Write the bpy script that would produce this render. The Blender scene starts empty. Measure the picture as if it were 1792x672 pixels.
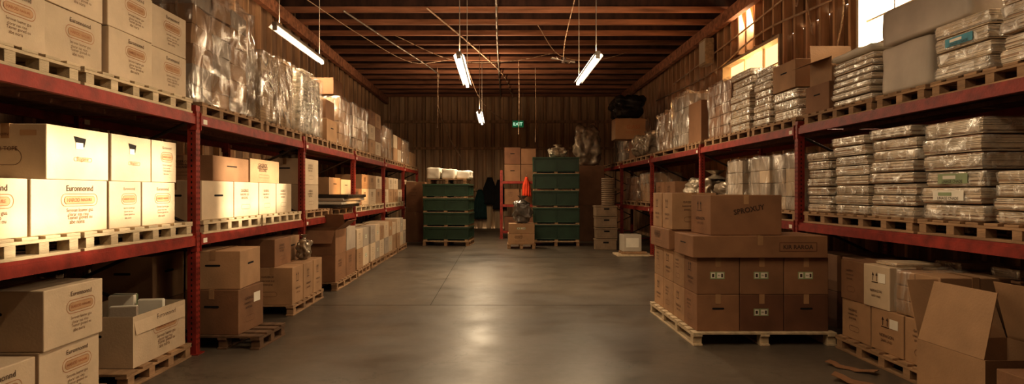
import bpy, bmesh, math, random
from mathutils import Vector, noise, Euler
R = random.Random(7)
C = bpy.context.scene.collection
bpy.context.scene.view_settings.view_transform = 'Standard'
try: bpy.context.scene.view_settings.look = 'Medium High Contrast'
except Exception as e: print('look', e)
bpy.context.scene.view_settings.exposure = 0.4

# ---------------------------------------------------------------- materials
def new_mat(name):
    m = bpy.data.materials.new(name); m.use_nodes = True
    nt = m.node_tree
    return m, nt, nt.nodes, nt.links, nt.nodes['Principled BSDF']

def pmat(name, col, rough=.7, scale=6, var=.25, bump=.15, bscale=40, metal=0, stretch=(1,1,1), rnd=.12, spec=.5, coat=0):
    m, nt, N, L, B = new_mat(name)
    tc = N.new('ShaderNodeTexCoord'); mp = N.new('ShaderNodeMapping'); mp.inputs['Scale'].default_value = stretch
    L.new(tc.outputs['Object'], mp.inputs['Vector'])
    oi = N.new('ShaderNodeObjectInfo')
    n1 = N.new('ShaderNodeTexNoise'); n1.noise_dimensions = '4D'; n1.inputs['Scale'].default_value = scale; n1.inputs['Detail'].default_value = 6
    mul = N.new('ShaderNodeMath'); mul.operation = 'MULTIPLY'; mul.inputs[1].default_value = 37
    L.new(oi.outputs['Random'], mul.inputs[0]); L.new(mul.outputs[0], n1.inputs['W'])
    L.new(mp.outputs[0], n1.inputs['Vector'])
    cr = N.new('ShaderNodeValToRGB')
    cr.color_ramp.elements[0].position = .3; cr.color_ramp.elements[1].position = .7
    cr.color_ramp.elements[0].color = tuple(c*(1-var) for c in col)+(1,)
    cr.color_ramp.elements[1].color = tuple(min(1, c*(1+var)) for c in col)+(1,)
    L.new(n1.outputs['Fac'], cr.inputs['Fac'])
    hs = N.new('ShaderNodeHueSaturation')
    mr = N.new('ShaderNodeMapRange'); mr.inputs['To Min'].default_value = 1-rnd; mr.inputs['To Max'].default_value = 1+rnd
    L.new(oi.outputs['Random'], mr.inputs['Value']); L.new(mr.outputs[0], hs.inputs['Value'])
    L.new(cr.outputs['Color'], hs.inputs['Color']); L.new(hs.outputs['Color'], B.inputs['Base Color'])
    B.inputs['Roughness'].default_value = rough; B.inputs['Metallic'].default_value = metal
    B.inputs['Specular IOR Level'].default_value = spec
    if bump:
        n2 = N.new('ShaderNodeTexNoise'); n2.inputs['Scale'].default_value = bscale; n2.inputs['Detail'].default_value = 4
        L.new(mp.outputs[0], n2.inputs['Vector'])
        b = N.new('ShaderNodeBump'); b.inputs['Strength'].default_value = bump; b.inputs['Distance'].default_value = .02
        L.new(n2.outputs['Fac'], b.inputs['Height']); L.new(b.outputs[0], B.inputs['Normal'])
    return m

def emis(name, col, s):
    m, nt, N, L, B = new_mat(name)
    B.inputs['Base Color'].default_value = col+(1,)
    B.inputs['Emission Color'].default_value = col+(1,); B.inputs['Emission Strength'].default_value = s
    return m

def film_mat(name, col=(.95,.9,.8), lo=.12, hi=.75, st=(3,3,1), rough=.16, scale=4, metal=.6, fr=(.42,.68), rot=(.25,.35,.1), bs=1):
    m, nt, N, L, B = new_mat(name)
    tc = N.new('ShaderNodeTexCoord'); mp = N.new('ShaderNodeMapping'); mp.inputs['Scale'].default_value = st
    mp.inputs['Rotation'].default_value = rot
    L.new(tc.outputs['Object'], mp.inputs['Vector'])
    n1 = N.new('ShaderNodeTexNoise'); n1.inputs['Scale'].default_value = scale; n1.inputs['Detail'].default_value = 8; n1.inputs['Distortion'].default_value = 1.2
    n1.noise_dimensions = '4D'
    oi = N.new('ShaderNodeObjectInfo'); mul = N.new('ShaderNodeMath'); mul.operation = 'MULTIPLY'; mul.inputs[1].default_value = 50
    L.new(oi.outputs['Random'], mul.inputs[0]); L.new(mul.outputs[0], n1.inputs['W'])
    L.new(mp.outputs[0], n1.inputs['Vector'])
    mr = N.new('ShaderNodeMapRange'); mr.inputs['From Min'].default_value = fr[0]; mr.inputs['From Max'].default_value = fr[1]
    mr.inputs['To Min'].default_value = lo; mr.inputs['To Max'].default_value = hi
    L.new(n1.outputs['Fac'], mr.inputs['Value'])
    b = N.new('ShaderNodeBump'); b.inputs['Strength'].default_value = bs; b.inputs['Distance'].default_value = .05
    L.new(n1.outputs['Fac'], b.inputs['Height']); L.new(b.outputs[0], B.inputs['Normal'])
    B.inputs['Base Color'].default_value = col+(1,); B.inputs['Roughness'].default_value = rough
    B.inputs['Specular IOR Level'].default_value = 1; B.inputs['Metallic'].default_value = metal
    tr = N.new('ShaderNodeBsdfTransparent'); mx = N.new('ShaderNodeMixShader')
    L.new(mr.outputs[0], mx.inputs[0]); L.new(tr.outputs[0], mx.inputs[1]); L.new(B.outputs[0], mx.inputs[2])
    L.new(mx.outputs[0], N['Material Output'].inputs['Surface'])
    return m

M = {}
M['white'] = pmat('cream_carton_board', (.58,.45,.31), .75, 5, .1, .08, 60)
M['brown'] = pmat('brown_carton_board', (.25,.13,.066), .8, 4, .16, .1, 60)
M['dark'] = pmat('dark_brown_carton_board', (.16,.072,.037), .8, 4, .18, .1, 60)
M['tan'] = pmat('tan_carton_board', (.38,.23,.125), .8, 4, .15, .1, 60)
M['grey'] = pmat('grey_carton_board', (.38,.31,.24), .8, 4, .12, .1, 60)
M['palegrey'] = pmat('pale_grey_bale_cover', (.5,.43,.35), .6, 3, .15, .15, 12)
M['tape'] = pmat('packing_tape', (.36,.22,.12), .25, 8, .1, .05, 30)
M['ink'] = pmat('dark_print_ink', (.06,.03,.018), .7, 8, .1, 0)
M['faint'] = pmat('faint_print_ink', (.13,.06,.03), .7, 8, .1, 0)
M['rust'] = pmat('faded_rust_print_ink', (.38,.16,.075), .7, 8, .1, 0)
M['amber'] = pmat('faded_amber_print_ink', (.5,.31,.17), .7, 8, .1, 0)
M['paper'] = pmat('white_label_paper', (.78,.72,.6), .6, 8, .05, 0)
M['sheet'] = pmat('pale_flat_pack_card', (.62,.5,.36), .45, 8, .2, .1, 40)
M['blue'] = pmat('blue_label_ink', (.08,.3,.38), .5, 8, .1, 0)
M['lime'] = pmat('pale_green_label', (.3,.36,.2), .5, 8, .1, 0)
M['hole'] = pmat('dark_hole', (.012,.008,.006), .9, 8, .1, 0)
M['pale'] = pmat('pale_pallet_wood', (.56,.44,.29), .8, 3, .25, .3, 25, stretch=(6,1,6))
M['wood'] = pmat('pallet_wood', (.34,.21,.115), .8, 3, .3, .3, 25, stretch=(6,1,6))
M['dwood'] = pmat('dark_pallet_wood', (.15,.085,.045), .85, 3, .3, .3, 25, stretch=(6,1,6))
M['red'] = pmat('red_rack_paint', (.26,.032,.02), .5, 9, .4, .1, 60)
M['steel'] = pmat('dark_steel', (.08,.06,.05), .45, 9, .3, .05, 60, metal=.7)
M['deck'] = pmat('rack_deck_board', (.18,.085,.05), .8, 3, .3, .2, 20, stretch=(1,6,6))
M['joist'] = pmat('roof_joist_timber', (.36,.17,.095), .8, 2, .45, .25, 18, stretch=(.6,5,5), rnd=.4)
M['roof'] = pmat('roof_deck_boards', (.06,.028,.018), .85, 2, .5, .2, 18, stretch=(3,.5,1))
M['panel'] = pmat('weathered_wall_sheet', (.32,.2,.12), .6, 1.6, .5, .2, 20, stretch=(3,3,.4))
M['backpanel'] = pmat('ribbed_end_wall_sheet', (.8,.54,.34), .6, 1.4, .4, .2, 20, stretch=(4,3,.4))
M['stud'] = pmat('wall_stud_timber', (.6,.4,.24), .8, 2, .35, .25, 18, stretch=(5,5,.6))
M['green'] = pmat('dark_green_crate_plastic', (.024,.06,.032), .45, 5, .2, .05, 60)
M['beige'] = pmat('beige_crate_plastic', (.25,.175,.11), .6, 5, .2, .05, 60)
M['black'] = pmat('black_plastic_sheet', (.035,.03,.026), .2, 7, .3, .9, 9)
M['smoke'] = pmat('smoky_grey_plastic', (.14,.12,.10), .25, 7, .4, .9, 9)
M['clear'] = pmat('crumpled_clear_plastic', (.32,.26,.19), .14, 6, .5, 1.0, 8, metal=.3)
M['foil'] = pmat('silvery_plastic_wrap', (.46,.40,.31), .18, 8, .5, 1.0, 10, stretch=(1,1,3), metal=.4)
M['orange'] = pmat('orange_fabric', (.7,.07,.02), .7, 6, .2, .3, 20)
M['teal'] = pmat('dark_teal_fabric', (.02,.06,.06), .8, 6, .2, .3, 20)
M['coat'] = pmat('dark_grey_fabric', (.03,.028,.03), .85, 6, .2, .3, 20)
M['galv'] = pmat('galvanised_metal', (.5,.45,.38), .4, 8, .15, .05, 40, metal=.6)
M['enamel'] = pmat('white_enamel', (.5,.44,.36), .35, 8, .05, 0)
M['cable'] = pmat('cable_sheath', (.6,.44,.3), .6, 8, .1, 0)
M['winframe'] = pmat('painted_window_frame', (.6,.5,.36), .6, 5, .2, .1, 30)
M['tube'] = emis('fluorescent_tube_glow', (1,.93,.8), 6)
M['exit'] = emis('green_exit_face', (.012,.2,.075), .25)
M['exitletter'] = emis('exit_lettering', (.6,.9,.65), .6)
M['film'] = film_mat('stretch_film', (1,.94,.84), lo=.08, hi=.75, st=(2.6,2.6,1.1), rough=.15, scale=2.4, rot=(.35,.4,.1), fr=(.45,.66), metal=.6)
M['film2'] = film_mat('clear_plastic_wrap', (1,.96,.87), .10, .72, (2.6,2.6,2), .2, scale=3.0, fr=(.46,.66), rot=(.4,.3,0), metal=.5, bs=.6)

def amber_pane():
    m, nt, N, L, B = new_mat('dimming_amber_pane')
    tr = N.new('ShaderNodeBsdfTransparent'); tr.inputs[0].default_value = (.7,.45,.24,1)
    B.inputs['Base Color'].default_value = (.7,.45,.2,1); B.inputs['Roughness'].default_value = .4
    mx = N.new('ShaderNodeMixShader'); mx.inputs[0].default_value = .3
    L.new(tr.outputs[0], mx.inputs[1]); L.new(B.outputs[0], mx.inputs[2]); L.new(mx.outputs[0], N['Material Output'].inputs['Surface'])
    return m
M['amberpane'] = amber_pane()

def burlap():
    m, nt, N, L, B = new_mat('woven_burlap')
    tc = N.new('ShaderNodeTexCoord')
    ck = N.new('ShaderNodeTexBrick'); ck.inputs['Scale'].default_value = 14
    ck.inputs['Color1'].default_value = (.46,.31,.17,1); ck.inputs['Color2'].default_value = (.32,.2,.1,1); ck.inputs['Mortar'].default_value = (.09,.055,.03,1)
    mp = N.new('ShaderNodeMapping'); mp.inputs['Rotation'].default_value = (math.pi/2, 0, math.pi/2)
    L.new(tc.outputs['Object'], mp.inputs['Vector']); L.new(mp.outputs[0], ck.inputs['Vector'])
    L.new(ck.outputs['Color'], B.inputs['Base Color'])
    b = N.new('ShaderNodeBump'); b.inputs['Strength'].default_value = .6; b.inputs['Distance'].default_value = .02
    L.new(ck.outputs['Fac'], b.inputs['Height']); b.invert = True; L.new(b.outputs[0], B.inputs['Normal'])
    B.inputs['Roughness'].default_value = .8
    return m
M['burlap'] = burlap()

def concrete():
    m, nt, N, L, B = new_mat('polished_concrete')
    tc = N.new('ShaderNodeTexCoord')
    def nz(scale, det, rough, dist=0):
        n = N.new('ShaderNodeTexNoise'); n.inputs['Scale'].default_value = scale; n.inputs['Detail'].default_value = det
        n.inputs['Roughness'].default_value = rough; n.inputs['Distortion'].default_value = dist
        L.new(tc.outputs['Object'], n.inputs['Vector']); return n
    def ramp(n, p0, c0, p1, c1):
        r = N.new('ShaderNodeValToRGB'); e = r.color_ramp.elements
        e[0].position = p0; e[0].color = c0+(1,); e[1].position = p1; e[1].color = c1+(1,)
        L.new(n, r.inputs['Fac']); return r
    def mult(a, b, f):
        x = N.new('ShaderNodeMix'); x.data_type = 'RGBA'; x.blend_type = 'MULTIPLY'; x.inputs[0].default_value = f
        L.new(a, x.inputs[6]); L.new(b, x.inputs[7]); return x.outputs[2]
    a = nz(.6, 9, .6); c0 = ramp(a.outputs['Fac'], .3, (.075,.061,.047), .7, (.15,.122,.092))
    s = nz(1.3, 9, .68, .1); c1 = ramp(s.outputs['Fac'], .26, (.42,.4,.38), .42, (1,1,1))
    f = nz(13, 5, .6); c2 = ramp(f.outputs['Fac'], .35, (.86,.85,.84), .6, (1.0,1.0,1.0))
    v = N.new('ShaderNodeTexVoronoi'); v.feature = 'DISTANCE_TO_EDGE'; v.inputs['Scale'].default_value = .3
    va = N.new('ShaderNodeVectorMath'); va.operation = 'MULTIPLY_ADD'; va.inputs[1].default_value = (.9,.9,.9)
    dn = nz(2.5, 7, .6)
    L.new(dn.outputs['Color'], va.inputs[0]); L.new(tc.outputs['Object'], va.inputs[2]); L.new(va.outputs[0], v.inputs['Vector'])
    c3 = ramp(v.outputs['Distance'], 0, (.35,.32,.3), .0035, (1,1,1))
    o = mult(mult(mult(c0.outputs['Color'], c1.outputs['Color'], .75), c2.outputs['Color'], .7), c3.outputs['Color'], .7)
    L.new(o, B.inputs['Base Color'])
    rr = N.new('ShaderNodeMapRange'); rr.inputs['From Min'].default_value = .35; rr.inputs['From Max'].default_value = .65
    rr.inputs['To Min'].default_value = .32; rr.inputs['To Max'].default_value = .46
    L.new(s.outputs['Fac'], rr.inputs['Value']); L.new(rr.outputs[0], B.inputs['Roughness'])
    B.inputs['Specular IOR Level'].default_value = .55
    b = N.new('ShaderNodeBump'); b.inputs['Strength'].default_value = .03; b.inputs['Distance'].default_value = .02
    L.new(a.outputs['Fac'], b.inputs['Height']); L.new(b.outputs[0], B.inputs['Normal'])
    return m
M['concrete'] = concrete()

# ---------------------------------------------------------------- mesh tools
class MB:
    def __init__(s): s.v = []; s.f = []; s.m = []; s.mats = []
    def mi(s, k):
        if k not in s.mats: s.mats.append(k)
        return s.mats.index(k)
    def add(s, vs, fs, k):
        o = len(s.v); i = s.mi(k)
        s.v += [tuple(p) for p in vs]; s.f += [tuple(o+a for a in f) for f in fs]; s.m += [i]*len(fs)
    def box(s, x0, x1, y0, y1, z0, z1, k, bev=0, jit=0, rng=R):
        if not bev:
            vs = [(x0,y0,z0),(x1,y0,z0),(x1,y1,z0),(x0,y1,z0),(x0,y0,z1),(x1,y0,z1),(x1,y1,z1),(x0,y1,z1)]
            if jit: vs = [tuple(c+rng.uniform(-jit,jit) for c in p) for p in vs]
            s.add(vs, [(0,3,2,1),(4,5,6,7),(0,1,5,4),(1,2,6,5),(2,3,7,6),(3,0,4,7)], k); return
        bm = bmesh.new(); bmesh.ops.create_cube(bm, size=1)
        for v in bm.verts:
            v.co = Vector(((x0+x1)/2+v.co.x*(x1-x0), (y0+y1)/2+v.co.y*(y1-y0), (z0+z1)/2+v.co.z*(z1-z0)))
            if jit: v.co += Vector([rng.uniform(-jit,jit) for _ in range(3)])
        bmesh.ops.bevel(bm, geom=list(bm.edges), offset=bev, segments=2, profile=.6, affect='EDGES')
        bm.verts.index_update()
        s.add([v.co[:] for v in bm.verts], [[v.index for v in f.verts] for f in bm.faces], k); bm.free()
    def cyl(s, p, q, r, k, n=10, r2=None):
        p = Vector(p); q = Vector(q); d = (q-p).normalized(); r2 = r if r2 is None else r2
        a = d.orthogonal().normalized(); b = d.cross(a)
        vs = []
        for i in range(n):
            t = 2*math.pi*i/n; u = a*math.cos(t)+b*math.sin(t); vs += [p+u*r, q+u*r2]
        fs = [(2*i, 2*((i+1)%n), 2*((i+1)%n)+1, 2*i+1) for i in range(n)]
        fs += [tuple(2*i for i in range(n))[::-1], tuple(2*i+1 for i in range(n))]
        s.add(vs, fs, k)
    def tube(s, pts, r, k, n=6):
        for a, b in zip(pts, pts[1:]): s.cyl(a, b, r, k, n)
    def slab(s, pts, t, k):
        p = [Vector(a) for a in pts]; n = (p[1]-p[0]).cross(p[3]-p[0]).normalized()*t
        vs = p+[a+n for a in p]
        s.add(vs, [(0,3,2,1),(4,5,6,7),(0,1,5,4),(1,2,6,5),(2,3,7,6),(3,0,4,7)], k)
    def mesh(s, name, smooth=False):
        me = bpy.data.meshes.new(name); me.from_pydata(s.v, [], s.f)
        for k in s.mats: me.materials.append(M[k])
        me.polygons.foreach_set('material_index', s.m)
        if smooth: me.polygons.foreach_set('use_smooth', [True]*len(s.f))
        me.update(); return me

def ob(name, me, loc=(0,0,0), rot=0, parent=None, label=None, cat=None, group=None, kind=None):
    o = bpy.data.objects.new(name, me); C.objects.link(o)
    o.location = loc
    o.rotation_euler = rot if isinstance(rot, (tuple, list)) else (0,0,rot)
    if parent: o.parent = parent
    if label: o['label'] = label
    if cat: o['category'] = cat
    if group: o['group'] = group
    if kind: o['kind'] = kind
    return o

def soft_mesh(name, sx, sy, sz, k, cuts=9, rad=.08, amp=.02, freq=5, seed=0, anis=(1,1,1)):
    bm = bmesh.new(); bmesh.ops.create_cube(bm, size=2)
    bmesh.ops.subdivide_edges(bm, edges=list(bm.edges), cuts=cuts, use_grid_fill=True)
    h = Vector((sx/2, sy/2, sz/2)); rad = min(rad, min(h)*.95); A = Vector(anis)
    for v in bm.verts:
        P = Vector((v.co.x*h.x, v.co.y*h.y, v.co.z*h.z))
        inn = Vector([max(-(h[i]-rad), min(h[i]-rad, P[i])) for i in range(3)])
        d = P-inn
        if d.length > 1e-6: P = inn+d.normalized()*rad
        n = d.normalized() if d.length > 1e-6 else Vector((0,0,1))
        if v.co.z < -.99: n = Vector((n.x, n.y, 0))
        Q = P*freq*A
        nz = noise.noise(Q+Vector((seed*7.3, seed, 0)))+.6*noise.noise(Q*2.3+Vector((0, seed*3, seed)))
        nz = max(-.7, min(.7, nz))/1.4-.5
        P += n*nz*amp
        P.z = max(P.z, -h.z)
        v.co = P+Vector((0,0,h.z))
    me = bpy.data.meshes.new(name); bm.to_mesh(me); bm.free()
    me.materials.append(M[k]); me.polygons.foreach_set('use_smooth', [True]*len(me.polygons))
    return me

_tc = {}
def text2d(s):
    if s in _tc: return _tc[s]
    cu = bpy.data.curves.new('t', 'FONT'); cu.body = s; cu.align_x = 'CENTER'; cu.align_y = 'CENTER'; cu.resolution_u = 2
    if s[-1] == ' ': cu.offset = .02
    o = bpy.data.objects.new('t', cu); C.objects.link(o)
    dg = bpy.context.evaluated_depsgraph_get(); me = bpy.data.meshes.new_from_object(o.evaluated_get(dg))
    vs = [(v.co.x, v.co.y) for v in me.vertices]; fs = [tuple(p.vertices) for p in me.polygons]
    bpy.data.objects.remove(o); bpy.data.curves.remove(cu); bpy.data.meshes.remove(me)
    x0 = min(v[0] for v in vs); x1 = max(v[0] for v in vs); y0 = min(v[1] for v in vs); y1 = max(v[1] for v in vs)
    w = x1-x0; cx = (x0+x1)/2; cy = (y0+y1)/2
    _tc[s] = ([((a-cx)/w, (b-cy)/w) for a, b in vs], fs); return _tc[s]
def capsule(w, h, n=10):
    r = h/2; pts = []
    for i in range(n+1):
        t = -math.pi/2+math.pi*i/n; pts.append((w/2-r+r*math.cos(t), r*math.sin(t)))
    for i in range(n+1):
        t = math.pi/2+math.pi*i/n; pts.append((-w/2+r+r*math.cos(t), r*math.sin(t)))
    return pts
class Face:
    """2D drawing on one side of a box mesh (origin at base centre)"""
    def __init__(s, mb, side, sx, sy, sz):
        s.mb = mb
        if side == '+X': s.fn = lambda u, v, o: (sx/2+o, u, sz/2+v); s.w = sy
        elif side == '-X': s.fn = lambda u, v, o: (-sx/2-o, -u, sz/2+v); s.w = sy
        elif side == '-Y': s.fn = lambda u, v, o: (u, -sy/2-o, sz/2+v); s.w = sx
        s.h = sz
    def poly(s, pts, k, o=.002): s.mb.add([s.fn(a, b, o) for a, b in pts], [tuple(range(len(pts)))], k)
    def rect(s, cx, cy, w, h, k, o=.002): s.poly([(cx-w/2,cy-h/2),(cx+w/2,cy-h/2),(cx+w/2,cy+h/2),(cx-w/2,cy+h/2)], k, o)
    def text(s, t, cx, cy, w, k='ink', o=.0035):
        vs, fs = text2d(t); s.mb.add([s.fn(cx+a*w, cy+b*w, o) for a, b in vs], fs, k)
    def ring(s, cx, cy, w, h, t, k, o=.002):
        A = capsule(w, h); B = capsule(w-2*t, h-2*t); n = len(A)
        s.mb.add([s.fn(cx+a, cy+b, o) for a, b in A+B], [(i, (i+1)%n, n+(i+1)%n, n+i) for i in range(n)], k)
    def cap(s, cx, cy, w, h, k, o=.0025): s.poly([(cx+a, cy+b) for a, b in capsule(w, h)], k, o)

def draw(F, style):
    w, h = F.w, F.h
    if style == 'logo':
        F.text('Euronnonnd', .1*w, .345*h, .36*w)
        F.ring(.1*w, .12*h, .5*w, .24*h, .004, 'rust'); F.cap(.1*w, .12*h, .42*w, .15*h, 'amber'); F.ring(.1*w, .12*h, .42*w, .15*h, .003, 'rust', .003)
        F.text('HAROD ', .01*w, .12*h, .17*w, 'rust', .004); F.text('NAGURE ', .19*w, .12*h, .15*w, 'rust', .004)
        F.text('Serovan Ioamer gua', .1*w, -.08*h, .36*w, 'faint'); F.text('clorar nas rino', .08*w, -.15*h, .28*w, 'faint'); F.text('Tasmer gioned ou', .1*w, -.22*h, .34*w, 'faint'); F.text('abe noris', .06*w, -.29*h, .2*w, 'faint')
    elif style == 'sticker':
        F.rect(-.02*w, .02*h, .34*w, .2*h, 'lime'); F.rect(-.12*w, .02*h, .09*w, .15*h, 'paper', .003); F.rect(-.12*w, .02*h, .05*w, .09*h, 'ink', .004); F.rect(.05*w, .02*h, .15*w, .15*h, 'paper', .003)
        F.text('EU ', .02*w, .02*h, .05*w, 'ink', .004); F.rect(.09*w, .02*h, .04*w, .1*h, 'ink', .004)
    elif style == 'vent':
        F.cap(0, .12*h, .28*w, .05*h, 'hole')
    elif style == 'lines':
        F.text('GAGEROE', -.1*w, .25*h, .3*w, 'ink'); F.text('NAROMER SUD', -.1*w, .14*h, .34*w, 'ink'); F.text('BIOSCANE', -.1*w, .04*h, .25*w, 'ink'); F.ring(-.05*w, -.22*h, .36*w, .14*h, .003, 'faint')
    elif style == 'word':
        vs, fs = text2d('SPROXUY '); a = .18; W = .44*w
        F.mb.add([F.fn(.04*w+(x*math.cos(a)-y*math.sin(a))*W, .14*h+(x*math.sin(a)+y*math.cos(a))*W, .003) for x, y in vs], fs, 'ink')
    elif style == 'gass':
        F.text('G:ASS ', .1*w, .1*h, .45*w, 'rust'); F.text('EASTOONG', .1*w, -.18*h, .5*w, 'rust')
    elif style == 'outline':
        F.rect(.28*w, .0, .28*w, .42*h, 'faint'); F.rect(.28*w, .0, .268*w, .35*h, 'brown', .003); F.text('KIR RAROA ', .28*w, 0, .22*w, 'ink', .0045)
    elif style == 'arrows':
        for dx in (-.12, 0.02):
            F.rect(dx*w, .2*h, .02*w, .14*h, 'ink'); F.poly([(dx*w-.04*w,.26*h),(dx*w+.04*w,.26*h),(dx*w,.34*h)], 'ink')
        F.rect(-.05*w, .1*h, .24*w, .008, 'ink'); F.text('NEIRAGON', .0, -.1*h, .44*w, 'ink'); F.text('SARE LIND', .0, -.22*h, .34*w, 'faint')
    elif style == 'pouch':
        F.poly([(-.1*w,.34*h),(.1*w,.31*h),(.07*w,.14*h),(-.06*w,.18*h)], 'hole'); F.rect(-.01*w, .16*h, .12*w, .12*h, 'paper', .003)
        F.ring(.05*w, -.1*h, .3*w, .08*h, .003, 'rust'); F.text('Bogamir', .05*w, -.1*h, .2*w, 'rust')
    elif style == 'panel':
        F.text('Dannofo aonv', -.15*w, .32*h, .4*w, 'faint'); F.rect(.28*w, .34*h, .2*w, .1*h, 'amber'); F.text('BURACAB TOPE', -.1*w, .05*h, .5*w, 'faint'); F.ring(.0, -.1*h, .4*w, .3*h, .003, 'faint')

_cart = {}
def carton(x0, x1, y0, y1, z0, z1, k='brown', sides=None, group=None, rot=0, label=None, tape=True, sticker=None, tilt=None):
    sx, sy, sz = [round(a, 3) for a in (x1-x0, y1-y0, z1-z0)]
    sides = sides or {}
    key = (sx, sy, sz, k, tuple(sorted(sides.items())), tape, sticker)
    if key not in _cart:
        mb = MB()
        mb.box(-sx/2, sx/2, -sy/2, sy/2, 0, sz, k, bev=.007)
        mb.box(-.002, .002, -sy/2+.01, sy/2-.01, sz-.003, sz+.001, 'hole')
        for s, st in sides.items():
            for one in st.split('+'): draw(Face(mb, s, sx, sy, sz), one)
        ch = []
        if tape:
            t = MB(); d = .0025
            t.box(-.026, .026, -sy/2-d, sy/2+d, sz+.001, sz+d+.001, 'tape')
            t.box(-.026, .026, -sy/2-d, -sy/2, sz-.09, sz+.001, 'tape'); t.box(-.026, .026, sy/2, sy/2+d, sz-.09, sz+.001, 'tape')
            ch.append(('packing_tape', t.mesh('packing_tape')))
        if sticker:
            t = MB(); F = Face(t, sticker, sx, sy, sz); F.rect(.22*F.w, .22*F.h, .26*F.w, .22*F.h, 'paper', .003)
            ch.append(('shipping_label', t.mesh('shipping_label')))
        _cart[key] = (mb.mesh('carton'), ch)
    me, ch = _cart[key]
    words = {'white':'cream cardboard carton','brown':'brown cardboard carton','dark':'dark brown carton','tan':'tan cardboard carton','grey':'grey cardboard carton'}[k]
    pr = {'logo':' with an oval rust-red logo','sticker':' with small greenish labels','lines':' with dark printed lettering','word':' with slanted dark lettering','gass':' with bold rust lettering','outline':' with a framed dark print','arrows':' with printed arrows'}
    txt = ''
    for st in sides.values():
        for one in st.split('+'):
            if one in pr: txt = pr[one]
    where = ' on a rack shelf' if z0 > 1.05 and abs(x0) > 2.3 and abs(x1)>2.5 else ' on a floor pallet'
    o = ob('carton', me, ((x0+x1)/2, (y0+y1)/2, z0), tilt if tilt else rot, label=label or words+txt+where, cat='cardboard box', group=group)
    for n, m in ch: ob(n, m, parent=o)
    return o

_pal = {}
def shared(key, fn):
    if key not in _pal: _pal[key] = fn()
    return _pal[key]
def bxm(name, sx, sy, sz, k, bev=.003):
    def f():
        mb = MB(); mb.box(-sx/2, sx/2, -sy/2, sy/2, 0, sz, k, bev=bev); return mb.mesh(name)
    return shared((name, round(sx,3), round(sy,3), round(sz,3), k), f)

def pallet(x0, x1, y0, y1, z0=0, k='wood', n=4, h=.13, rot=0, simple=False, group=None, label=None):
    sx, sy = x1-x0, y1-y0
    lab = label or ({'pale':'pale weathered', 'wood':'worn wooden', 'dwood':'dark wooden'}[k]+' pallet with block feet '+('on a rack shelf' if z0 > .5 else 'on the concrete floor'))
    loc = ((x0+x1)/2, (y0+y1)/2, z0)
    T = .02; nb = max(4, int(sy/.17)); bw = sy/nb*.72
    yb = [-sy/2+bw/2+i*(sy-bw)/(nb-1) for i in range(nb)]
    xs = (-sx/2+.045, 0, sx/2-.045); bl = .085
    ys = [-sy/2+bl/2+.02+i*(sy-bl-.04)/(n-1) for i in range(n)]
    if simple:
        mb = MB()
        for y in yb: mb.box(-sx/2, sx/2, y-bw/2, y+bw/2, h-T, h, k)
        for x in xs:
            mb.box(x-.045, x+.045, -sy/2, sy/2, 0, T, k); mb.box(x-.045, x+.045, -sy/2, sy/2, h-2*T, h-T, k)
            for y in ys: mb.box(x-.04, x+.04, y-bl/2, y+bl/2, T, h-2*T, k)
        return ob('pallet', mb.mesh('pallet'), loc, rot, label=lab, cat='pallet', group=group)
    root = ob('pallet', None, loc, rot, label=lab, cat='pallet', group=group)
    for y in yb: ob('deck_board', bxm('deck_board', sx, bw, T, k), (0, y, h-T), parent=root)
    for x in xs:
        ob('stringer_board', bxm('stringer_board', .09, sy, T, k), (x, 0, h-2*T), parent=root)
        ob('bottom_board', bxm('bottom_board', .09, sy, T, k), (x, 0, 0), parent=root)
        for y in ys: ob('block', bxm('block', .085, bl, h-3*T, k), (x, y, T), parent=root)
    return root

_bun = {}
def bundle(x0, x1, y0, y1, z0, z1, k='brown', label=None, group=None, rot=0, sheets=None, side=None, film='film2', lab=None):
    sx, sy, sz = [round(a, 3) for a in (x1-x0, y1-y0, z1-z0)]
    sheets = sheets or max(5, int(sz/.0125))
    vr = R.randrange(3); key = (sx, sy, sz, k, vr, sheets, side, lab)
    if key not in _bun:
        mb = MB(); rg = random.Random(vr*13+5); t = (sz-.008)/sheets
        for i in range(sheets):
            a = .010+rg.uniform(0, .008); b = .010+rg.uniform(0, .008)
            q = .008*abs(2*i/(sheets-1)-1)**3
            mb.box(-sx/2+a+q, sx/2-a-q, -sy/2+b+q, sy/2-b-q, .002+i*t, .002+i*t+t*.85, 'sheet' if rg.random() < .75 else k, jit=.002, rng=rg)
        ch = [('plastic_wrap', soft_mesh('plastic_wrap', sx, sy, sz-.003, film, 9, .018, .009, 5, vr, (1,1,2)))]
        if lab:
            l = MB(); F = Face(l, lab[0], sx, sy, sz)
            F.rect(0, 0, .5*F.w, .6*sz, lab[1], .002); F.rect(-.05*F.w, .08*sz, .22*F.w, .2*sz, 'paper' if lab[1] != 'paper' else 'lime', .004)
            F.text('LINAGE CNADE', 0, -.17*sz, .34*F.w, 'ink', .004)
            ch.append(('product_label', l.mesh('product_label')))
        _bun[key] = (mb.mesh('wrapped_bundle'), ch)
    me, ch = _bun[key]
    o = ob('wrapped_bundle', me, ((x0+x1)/2, (y0+y1)/2, z0), rot, label=label or 'shrink-wrapped bundle of flat cardboard sheets on a rack shelf', cat='wrapped bundle', group=group)
    for n, m in ch: ob(n, m, parent=o)
    return o
def bstack(x0, x1, y0, y1, z0, z1, n, group, **kw):
    t = (z1-z0)/n; labs = kw.pop('labs', {})
    for i in range(n):
        dx = R.choice((-.02,-.01,0,.01,.02)); dy = R.uniform(-.008, .008)
        bundle(x0+dx, x1+dx, y0+.012+dy, y1-.012+dy, z0+i*t, z0+(i+1)*t, group=group, rot=R.uniform(-.02, .02), lab=labs.get(i), **kw)

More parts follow.
